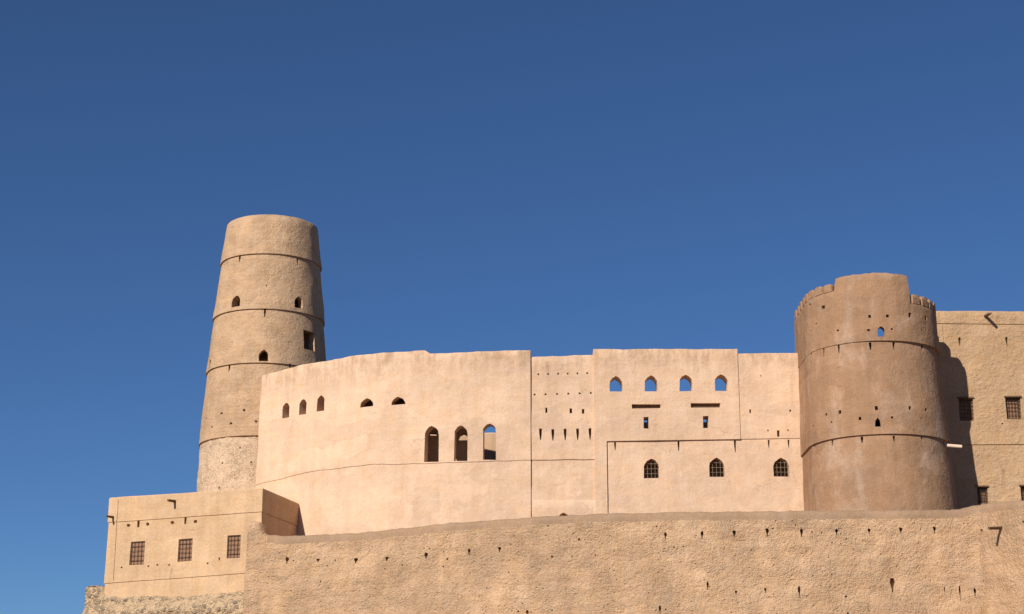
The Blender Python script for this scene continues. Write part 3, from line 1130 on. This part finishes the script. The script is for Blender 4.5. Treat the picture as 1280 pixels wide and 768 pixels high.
me = wall_mesh([tuple(p) for p in t_pts], ptop, lambda p, z: [(z - .01, -.3), (z, -.22), (z - .04, -.06), (z - .16, -.02), (zR1, 0), (zR1 - .0301, -.118)], .6, zR1 - .031, step=.3, dz=.4, amp=.03, ampsc=.6, seed=61, topamp=.05)
bv = bvh_of(me)
pc = [place(bv, 1101.5, 414.5, 8.5, 13, 'arch', depth=1.4, window=True)]
for x, y, w, h in ((1012.4, 380.9, 2, 2.5), (1028.8, 384.5, 4.3, 4.6), (1087, 395.7, 3.5, 3.6), (1109.3, 395.2, 3.5, 3.6), (1137.5, 394, 3.8, 6), (1157.4, 398, 2.2, 6),
                   (1047.3, 413.2, 2.6, 2.3), (1085.6, 412.8, 3, 2.6), (1114.7, 411.6, 2.6, 2.4), (1152.4, 412.8, 1.6, 2), (1009, 406.6, 1.2, 1.2), (1020.4, 404.8, 1.4, 1.4), (1014, 413.5, 1.2, 1.2)):
    pc.append(place(bv, x, y, w, h, 'rect', depth=.45))
carve(me, pc, M['bastion_mud'], bast, 'parapet')
# merlons: rounded upright blocks, each a part


def merlon(p, n, w, h, z, t=.5):
    u = Vector((-n.y, n.x, 0)); n = Vector((n.x, n.y, 0))
    v, f = [], []
    prof = [(-w / 2, -.02)]
    for k in range(11):
        a = math.pi * k / 10
        ca, sa = math.cos(a), math.sin(a)
        prof.append((-w / 2 * math.copysign(abs(ca) ** .55, ca), h - w * .3 + w * .3 * sa ** .7))
    prof.append((w / 2, -.02))
    org = Vector((p.x, p.y, z)) - n * .03
    m = len(prof)
    for d, ins in ((0, .04), (-.05, 0), (-t + .05, 0), (-t, .04)):
        for (a, b) in prof:
            sc = 1 - ins / (w / 2)
            v.append(org + u * a * sc + Vector((0, 0, b - ins * (b > .1))) + n * d)
    for r_ in range(3):
        for i in range(m):
            j = (i + 1) % m
            f.append((r_ * m + i, r_ * m + j, (r_ + 1) * m + j, (r_ + 1) * m + i))
    f.append(tuple(range(m - 1, -1, -1)))
    f.append(tuple(3 * m + i for i in range(m)))
    return link('merlon', mesh_from(v, f, ang=45), M['bastion_mud'], bast)


def walk(i, step_m, dirn, count, w, h, z, first):
    acc = -first
    placed = 0
    while 0 < i < len(t_pts) - 1 and placed < count:
        d = (t_pts[i + dirn] - t_pts[i]).length
        acc += d
        i += dirn
        if acc >= 0:
            tang = (t_pts[min(i + 1, len(t_pts) - 1)] - t_pts[max(i - 1, 0)]).normalized()
            merlon(t_pts[i], Vector((tang.y, -tang.x, 0)), w * random.uniform(.94, 1.05), h * random.uniform(.93, 1.05), z)
            acc = -step_m
            placed += 1


walk(i0, 1.0, -1, 8, .79, .62, zc_left, .62)
walk(i1, 1.0, 1, 7, .79, .68, zc_right, .68)
# rendered pipe jutting to the right from the flank
bvs = None
zp = P(1190, 558, 123.7).z
rpp = 4.72 + boff(zp)
pp = Vector((BX + bshift(zp) + rpp * .875, BY - rpp * .484, zp))
mb = MB()
mb.tube(pp + Vector((-.5, .08, .05)), pp + Vector((.95, -.10, -.10)), .14, .13, 14)
mb.build('spout', M['pipe'], bast)['label'] = 'pale plastered pipe jutting out to the right'

# ================================================================== RIGHT WING (E)
YE = 129.1
wing = thing('right_wing', 'tan right-hand building with rippled plaster, barred windows and bastion shadow', 'building', (36, YE, 9))
topE = [(1150, 388.6), (1215, 388.2), (1290, 389.3)]
s1 = [(1150, 404), (1300, 405.8)]
s2 = [(1150, 556.4), (1300, 555.4)]
xe0, xe1 = BX + 3.4, P(1330, 500, YE).x


def profE(p, z):
    a, b = z_of(s1, p), z_of(s2, p)
    return [(z - .01, -.25), (z, -.14), (z - .03, -.05), (z - .12, 0), (a, .01), (a - .025, -.05), (b, .06), (b - .025, -.01), (9, .1)]


me = wall_mesh([(xe0, YE), (xe1, YE)], lambda p: z_of(topE, p), profE, 3.2, 9, step=.5, dz=.5, amp=.05, ampsc=.6, seed=71)
bvE = bvh_of(me)
ew = []
for x0, x1, y0, y1 in ((1199, 1216.5, 498, 526.4), (1258, 1275.6, 496.4, 524.6), (1221.7, 1235, 608.8, 630), (1276.5, 1290, 608, 630)):
    ew.append(place(bvE, (x0 + x1) / 2, (y0 + y1) / 2, x1 - x0, y1 - y0, 'rect', depth=.55, window=True))
cuts = list(ew)
for x, y in ((1199.6, 427.4), (1258.3, 427)):
    cuts.append(place(bvE, x, y, 2.8, 11, 'slit', depth=.5))
cuts.append(place(bvE, 1253, 529.7, 2, 2, 'rect', depth=.4))
# seam near the bastion
for k in range(4):
    cuts.append(place(bvE, 1177.3 + k * .95, 397 + 4 + k * 10.2, .55, 10.3, 'rect', depth=.05) if k else None)
_, wins = carve(me, cuts, M['wing_mud'], wing, 'wall')
for c in ew:
    if c in wins:
        frame(c, wins[c], M['wood'], .22, .05)
        shutter(c, wins[c], M['shutter'], .36)
        grille(c, wins[c], M['iron'], .13, 4, 5, .014)
        mb = MB()
        mb.box(at(c, 0, c.h / 2 + .05, .04), c.u * (c.w / 2 + .08), c.n * .06, Vector((0, 0, .05)))
        mb.build('lintel_or_shade', M['wood'], wins[c])
spout(bvE, 1231.5, 395.5, (.12, -1, -.05), wing, length=1.05, r=.11)

# ================================================================== LEFT BLOCK (G)
gR = P(327, 650, 130.0); gL = P(134.2, 660, 136.0); gB = P(375.5, 650, 135.3)
block = thing('square_house', 'flat-roofed square mud building with three shuttered windows on a rubble base', 'building', (gL.x + 5, 134, 9))
gBk = Vector((gL.x + 5.2, gL.y + 9.5))
zGL, zGR, zGB = P(135, 622, 136).z, P(327, 610, 130).z, P(375.5, 630.3, 135.3).z
zbG = P(215, 745, 133).z
# closed quad plan, subdivided
corners = [Vector((gL.x, gL.y)), Vector((gR.x, gR.y)), Vector((gB.x, gB.y)), gBk]
ztops = [zGL, zGR, zGB, zGL]
loop, lz, ln = [], [], []
for i in range(4):
    a, b = corners[i], corners[(i + 1) % 4]
    d = (b - a); nseg = max(2, int(d.length / .45)); d = d.normalized()
    for k in range(nseg):
        loop.append(a.lerp(b, k / nseg)); lz.append(ztops[i] + (ztops[(i + 1) % 4] - ztops[i]) * k / nseg)
        ln.append(Vector((d.y, -d.x)))
for i in range(len(loop)):   # average normals at corners
    pass
cen = sum(loop, Vector((0, 0))) / len(loop)
sG1 = [(128, 653.9), (136.3, 653.3), (326, 639.7), (373, 658), (380, 661)]
sG2 = [(120, 730.2), (129.3, 729.5), (304, 716.6), (327, 715)]
# string heights follow the building, taken at the corners
h1L, h1R, h1B = P(136.3, 653.3, 136).z, P(326, 639.7, 130).z, P(373, 658, 135.3).z
h2L, h2R = P(129.3, 729.5, 136).z, P(318, 715.5, 130.2).z


def corner_interp(vals):
    out = []
    for i in range(4):
        a, b = corners[i], corners[(i + 1) % 4]
        nseg = max(2, int((b - a).length / .45))
        for k in range(nseg):
            out.append(vals[i] + (vals[(i + 1) % 4] - vals[i]) * k / nseg)
    return out


z1 = corner_interp([h1L, h1R, h1B, h1L]); z2 = corner_interp([h2L, h2R, h2R, h2L])
seq = []


def growG(o_):
    """offset plan outward by o_ (true corner mitres approximated by scaling edges)"""
    out = []
    offc = []
    for i in range(4):
        p = corners[i]; a = corners[i - 1]; b = corners[(i + 1) % 4]
        d1 = (p - a).normalized(); d2 = (b - p).normalized()
        n1 = Vector((d1.y, -d1.x)); n2 = Vector((d2.y, -d2.x))
        m = (n1 + n2).normalized()
        offc.append(p + m * (o_ / max(.4, m.dot(n1))))
    for i in range(4):
        a, b = corners[i], corners[(i + 1) % 4]
        nseg = max(2, int((b - a).length / .45))
        for k in range(nseg):
            out.append(offc[i].lerp(offc[(i + 1) % 4], k / nseg))
    return out


NL = len(loop)
rowsG = []       # each: list of (x,y,z)


def rowG(zs, o_, amp=.03):
    pl = growG(o_)
    out = []
    for i, p in enumerate(pl):
        d = amp * fbm((p.x, p.y, zs[i]), .5, 13)
        out.append((p.x + ln[i].x * d, p.y + ln[i].y * d, zs[i] + .6 * d))
    return out


def blend(za, zb, oa, ob, n):
    for k in range(n):
        t = k / n
        rowsG.append(rowG([a + (b - a) * t for a, b in zip(za, zb)], oa + (ob - oa) * t))


rowsG.append(rowG([z - .5 for z in lz], -.55, 0))
rowsG.append(rowG([z - .01 for z in lz], -.5))
rowsG.append(rowG(lz, -.4))
rowsG.append(rowG(lz, -.08))
blend([z - .08 for z in lz], z1, 0, .0, 4)
rowsG.append(rowG(z1, .0))
blend([z - .025 for z in z1], z2, -.06, 0.0, 9)
rowsG.append(rowG(z2, .0))
blend([z - .025 for z in z2], [9.0] * NL, -.06, -.02, 6)
rowsG.append(rowG([9.0] * NL, -.02))
v = [p for r_ in rowsG for p in r_]
f = []
for i in range(len(rowsG) - 1):
    for k in range(NL):
        j = (k + 1) % NL
        f.append((i * NL + k, i * NL + j, (i + 1) * NL + j, (i + 1) * NL + k))
f.append(tuple(range(NL - 1, -1, -1)))
f.append(tuple((len(rowsG) - 1) * NL + k for k in range(NL)))
me = mesh_from(v, f)
bvG = bvh_of(me)
dG = (corners[1] - corners[0]).normalized()
nG = (dG.y, -dG.x, 0)
gws = []
for x0, x1, y0, y1 in ((163, 180, 677.3, 706), (223, 239.8, 673.8, 702), (283.6, 300.4, 669.3, 697.8)):
    gws.append(place(bvG, (x0 + x1) / 2, (y0 + y1) / 2, x1 - x0, y1 - y0, 'rect', depth=.30, window=True, nrm=nG))
cuts = list(gws)
for x, y in ((160.5, 657), (184.6, 655.4), (215.3, 653.5), (244.4, 652)):
    cuts.append(place(bvG, x, y, 4.4, 4.4, 'round', depth=.35, nrm=nG))
for x, y in ((173, 655), (231.7, 651)):
    cuts.append(place(bvG, x, y, 2.6, 8.5, 'rect', depth=.5, nrm=nG))
for x, y in ((152, 709.6), (185.3, 708), (196.6, 706.3), (211.3, 706.5), (259.4, 704.4)):
    cuts.append(place(bvG, x, y, 2.5, 2.4, 'round', depth=.4, nrm=nG))
cuts.append(place(bvG, 274, 699.3, 2, 4.4, 'slit', depth=.4, nrm=nG))
for k in range(8):     # straight settling seam near the left corner
    y = 631 + k * 12.6
    cuts.append(place(bvG, 147.6 - k * .78, y, .7, 12.4, 'rect', depth=.05, nrm=nG))
_, wins = carve(me, cuts, M['block_mud'], block, 'wall')
for c in gws:
    if c in wins:
        shutter(c, wins[c], M['shutter'], .19)
        frame(c, wins[c], M['wood'], .12, .035)
        grille(c, wins[c], M['iron'], .07, 3, 4, .013)
nv_ = Vector(nG)
spout(bvG, 218.5, 626.8, nv_ + Vector((-.1, 0, -.03)), block, length=.8, r=.105)
spout(bvG, 141.3, 646.6, nv_ + Vector((-.1, 0, -.03)), block, length=.75, r=.09)
# rubble base hugging the front and left of the block
gl2 = corners[0] + Vector((-1.55, .9)); gr2 = corners[1] - dG * .75
nn2 = Vector((nG[0], nG[1]))
base_top = [(100, 734), (108, 733), (127, 732.5), (129, 742), (150, 746), (190, 744), (230, 745.5), (262, 742), (305, 738)]
pl0 = [tuple(gl2 + nn2 * .30 + Vector((0, 2.8))), tuple(gl2 + nn2 * .30 + Vector((.02, 0))), tuple(gr2 + nn2 * .30)]
pts, nor = resample([Vector(p) for p in pl0], .13)
v, f = [], []
rz = 46
for i, p in enumerate(pts):
    zt2 = z_of(base_top, p, 14) + .12 * fbm((p.x, p.y, 0), 1.1, 2)
    for j in range(rz):
        z = zt2 + (8.5 - zt2) * j / (rz - 1)
        q = Vector((p.x, p.y, z * 1.25))
        dd, _ = noise.voronoi(q * 1.5)
        bump = min(.55, (dd[1] - dd[0])) * .34
        mask = max(0, min(1, (noise.noise(q * .33 + Vector((3, 1, 5))) + .35) * 2.2))
        lower = max(0, min(1, (P(200, 756, 133).z - z) / .5))
        off = -.14 + bump * (.2 + .5 * mask + .7 * lower) + .35 * lower * max(0, fbm(q, .5, 9) + .3)
        if j == 0:
            off -= .16
        v.append((p.x + nor[i].x * off, p.y + nor[i].y * off, z))
for i in range(len(pts)):
    p = pts[i]
    v.append((p.x - nor[i].x * .9, p.y - nor[i].y * .9, v[i * rz][2]))
    v.append((p.x - nor[i].x * .9, p.y - nor[i].y * .9, 8.5))
b0 = len(pts) * rz
for i in range(len(pts) - 1):
    for j in range(rz - 1):
        a = i * rz + j
        f.append((a, a + 1, a + 1 + rz, a + rz))
    f.append((i * rz, (i + 1) * rz, b0 + 2 * (i + 1), b0 + 2 * i))
    f.append((b0 + 2 * i, b0 + 2 * (i + 1), b0 + 2 * (i + 1) + 1, b0 + 2 * i + 1))
me = mesh_from(v, f, ang=60)
link('rubble_base', me, M['base_rubble'], block)

# ================================================================== OUTER WALL (H)
HP = [(309, 129.3), (330, 128.9), (400, 127.4), (500, 125.3), (600, 123.3), (700, 121.4), (800, 119.9), (900, 118.9), (1000, 118.2), (1100, 117.8), (1190, 117.7), (1224, 117.5), (1227, 117.3), (1262, 114.6), (1310, 111.2)]
planH = [(P(px, 670, Y).x, Y) for px, Y in HP]
topH = [(300, 652), (312, 651), (323, 652), (328, 667.5), (360, 669.3), (440, 665.5), (500, 659.5), (560, 652.8), (640, 648), (655, 646), (700, 643.4), (760, 641), (800, 640), (1000, 637.6),
        (1100, 637), (1185, 636.3), (1205, 633.8), (1225, 629.8), (1280, 624.2), (1330, 619)]


def profH(p, z):
    b = .035
    return [(z - .12, -.95), (z - .02, -.7), (z, -.5), (z - .06, -.25), (z - .22, -.07), (z - .65, .015), (z - 3.2, .10), (8.0, (z - 8) * b + .05)]


outer = thing('outer_wall', 'long rough mud outer wall with rounded coping and rows of pitted drain holes', 'wall', (0, 120, 8))
hp = [Vector(p) for p in planH]
hp = smooth_poly(planH[:12], 4) + [Vector(p) for p in planH[12:]]
me = wall_mesh([tuple(p) for p in hp], lambda p: z_of(topH, p, 17), profH, 1.3, 8.0, step=.3, dz=.28, amp=.075, ampsc=.9, seed=81, topamp=.07, ang=60)
bvH = bvh_of(me)
cuts = []
big = [(358.9, 701, 4, 9), (397.5, 701, 4, 5), (444.6, 701, 5, 7), (483.4, 699, 4, 6), (532.6, 695, 4.5, 8), (586.3, 690, 3.2, 8), (624.3, 687, 3.4, 7),
       (831.6, 670, 3.6, 8.5), (877.5, 669, 3.6, 9.5), (917.6, 667, 4, 9), (959, 666, 3.6, 10), (1001.9, 666.5, 3.2, 11), (1045.5, 665, 3.4, 6.5),
       (1086.6, 664.5, 3.4, 8), (1126, 663.5, 3.6, 8), (1168, 662.5, 3.2, 8), (1226.6, 664.5, 3.4, 5.5),
       (884.7, 733, 2.8, 9.5), (920, 741, 3, 5), (956.6, 738.5, 2.4, 7), (999, 740, 3, 13.5), (825, 763, 2.6, 11), (1115.6, 732.4, 6.2, 16.7), (1181, 739.5, 1.8, 12), (1200, 742.5, 2, 18), (1218.7, 741, 2.8, 10)]
for x, y, w, h in big:
    cuts.append(place(bvH, x, y, w * 1.1, h, 'drip', depth=.5))
small = [(690, 696, 2.5), (723.8, 674.3, 2.6), (559.3, 699, 2.6), (554, 708.5, 2), (715, 696, 1.8), (744.5, 694, 1.7), (647.7, 764.5, 2.4), (659, 765.2, 3.6), (664, 765.5, 2), (685, 657.4, 1.8),
         (820.5, 658.3, 2), (842.5, 684.5, 1.8), (854.7, 683.5, 1.8), (966, 661, 2), (994.5, 656.4, 1.8), (1015, 665.3, 1.8), (1027.2, 666, 1.8), (992.6, 679, 1.6), (1040, 678.5, 2), (1036, 697, 1.8), (1039.8, 718, 1.8),
         (1057.4, 745.8, 3), (1040, 678, 2), (1051, 679.5, 1.5), (1064, 679, 1.5), (1279, 652.6, 3), (653, 754.5, 2), (366.7, 701, 1.6), (409, 707.5, 1.8), (419, 700.7, 1.8), (502.8, 706.5, 1.6), (508, 706.5, 1.6), (498.5, 713, 1.6),
         (530.5, 685.5, 1.6), (536.6, 686, 1.6), (554.5, 690, 1.7), (631, 757.5, 1.5), (581.7, 736, 1.6), (1060, 767, 2.6), (690, 763, 2), (832, 762, 2), (1026, 732.5, 1.8), (636.6, 700.5, 1.6)]
used = []
for x, y, w in small:
    if any(abs(x - a) < 3 and abs(y - b) < 3 for a, b in used):
        continue
    used.append((x, y))
    cuts.append(place(bvH, x, y, w, w * random.uniform(.8, 1.3), 'round', depth=.4))
allc = [(c.px, c.py) for c in cuts if c]
n_ = 0
while n_ < 70:     # weather pits
    x = random.uniform(335, 1275); y = random.uniform(655 if x > 700 else 680, 766)
    if any(abs(x - a) < 7 and abs(y - b) < 10 for a, b in allc):
        continue
    if y < lerp_pts(topH, x) + 12:
        continue
    allc.append((x, y)); n_ += 1
    w = random.choice((.8, 1.0, 1.2, 1.5))
    cuts.append(place(bvH, x, y, w, w * random.uniform(.8, 1.6), 'round', depth=.25))
oh, _ = carve(me, cuts, M['rough_mud'], outer, 'wall', ang=60)
bm = bmesh.new(); bm.from_mesh(oh.data)
bm2 = bm.copy()
sel, oth = [], []
for fc, f2 in zip(bm.faces, bm2.faces):
    q = fc.calc_center_median()
    zt3 = z_of(topH, q, 17)
    if q.z > zt3 + .07 * fbm((q.x, q.y, 0), .9, 86) - .66 and q.x > -18.2:
        sel.append(fc)
    else:
        oth.append(f2)
bmesh.ops.delete(bm, geom=sel, context='FACES')
bmesh.ops.delete(bm2, geom=oth, context='FACES')
cme = bpy.data.meshes.new('coping')
bm.to_mesh(oh.data); bm2.to_mesh(cme); bm.free(); bm2.free()
cop = link('coping', cme, M['coping'], outer)
cme.shade_smooth()
spout(bvH, 1251.5, 660.0, (-.80, -.62, -.10), outer, length=1.35, r=.11)

# ================================================================== GROUND
def hill(x, y):
    def ss(a, b, t):
        t = max(0, min(1, (t - a) / (b - a)))
        return t * t * (3 - 2 * t)
    k = ss(62, 116, y) * (1 - ss(185, 260, y)) * (1 - ss(34, 80, abs(x - 6) - 20))
    return 9.6 * k + .25 * fbm((x, y, 0), .12, 3) * min(1, max(0, (y - 20) / 30))


xs = [-4000, -1500, -600, -300] + list(range(-150, 151, 3)) + [300, 600, 1500, 4000]
ys = [-4000, -1000, -300, -100] + list(range(-40, 270, 3)) + [400, 800, 2000, 6000]
v = [(x, y, hill(x, y)) for y in ys for x in xs]
nx = len(xs)
f = [(j * nx + i, j * nx + i + 1, (j + 1) * nx + i + 1, (j + 1) * nx + i) for j in range(len(ys) - 1) for i in range(nx - 1)]
g = link('ground', mesh_from(v, f), M['ground'])
g['kind'] = 'structure'
# terrace between the outer wall and the citadel
tp = [(p.x, p.y + .6) for p in hp[:-2]]
poly = tp + [(37.5, 128.8), (21.0, 129.5), (1.3, 129.6), (-8, 130.4), (-15, 133.0), (-18.6, 130.5)]
zT = 14.2
v = [(x, y, zT) for x, y in poly] + [(x, y, 9.2) for x, y in poly]
n = len(poly)
f = [tuple(range(n)), tuple(range(2 * n - 1, n - 1, -1))] + [(i, (i + 1) % n, n + (i + 1) % n, n + i) for i in range(n)]
t_ = link('terrace', mesh_from(v, f, smooth=False), M['ground'])
t_['kind'] = 'structure'

for o in list(bpy.data.objects):
    if o.parent is None and o.get('category'):
        o['kind'] = 'thing'
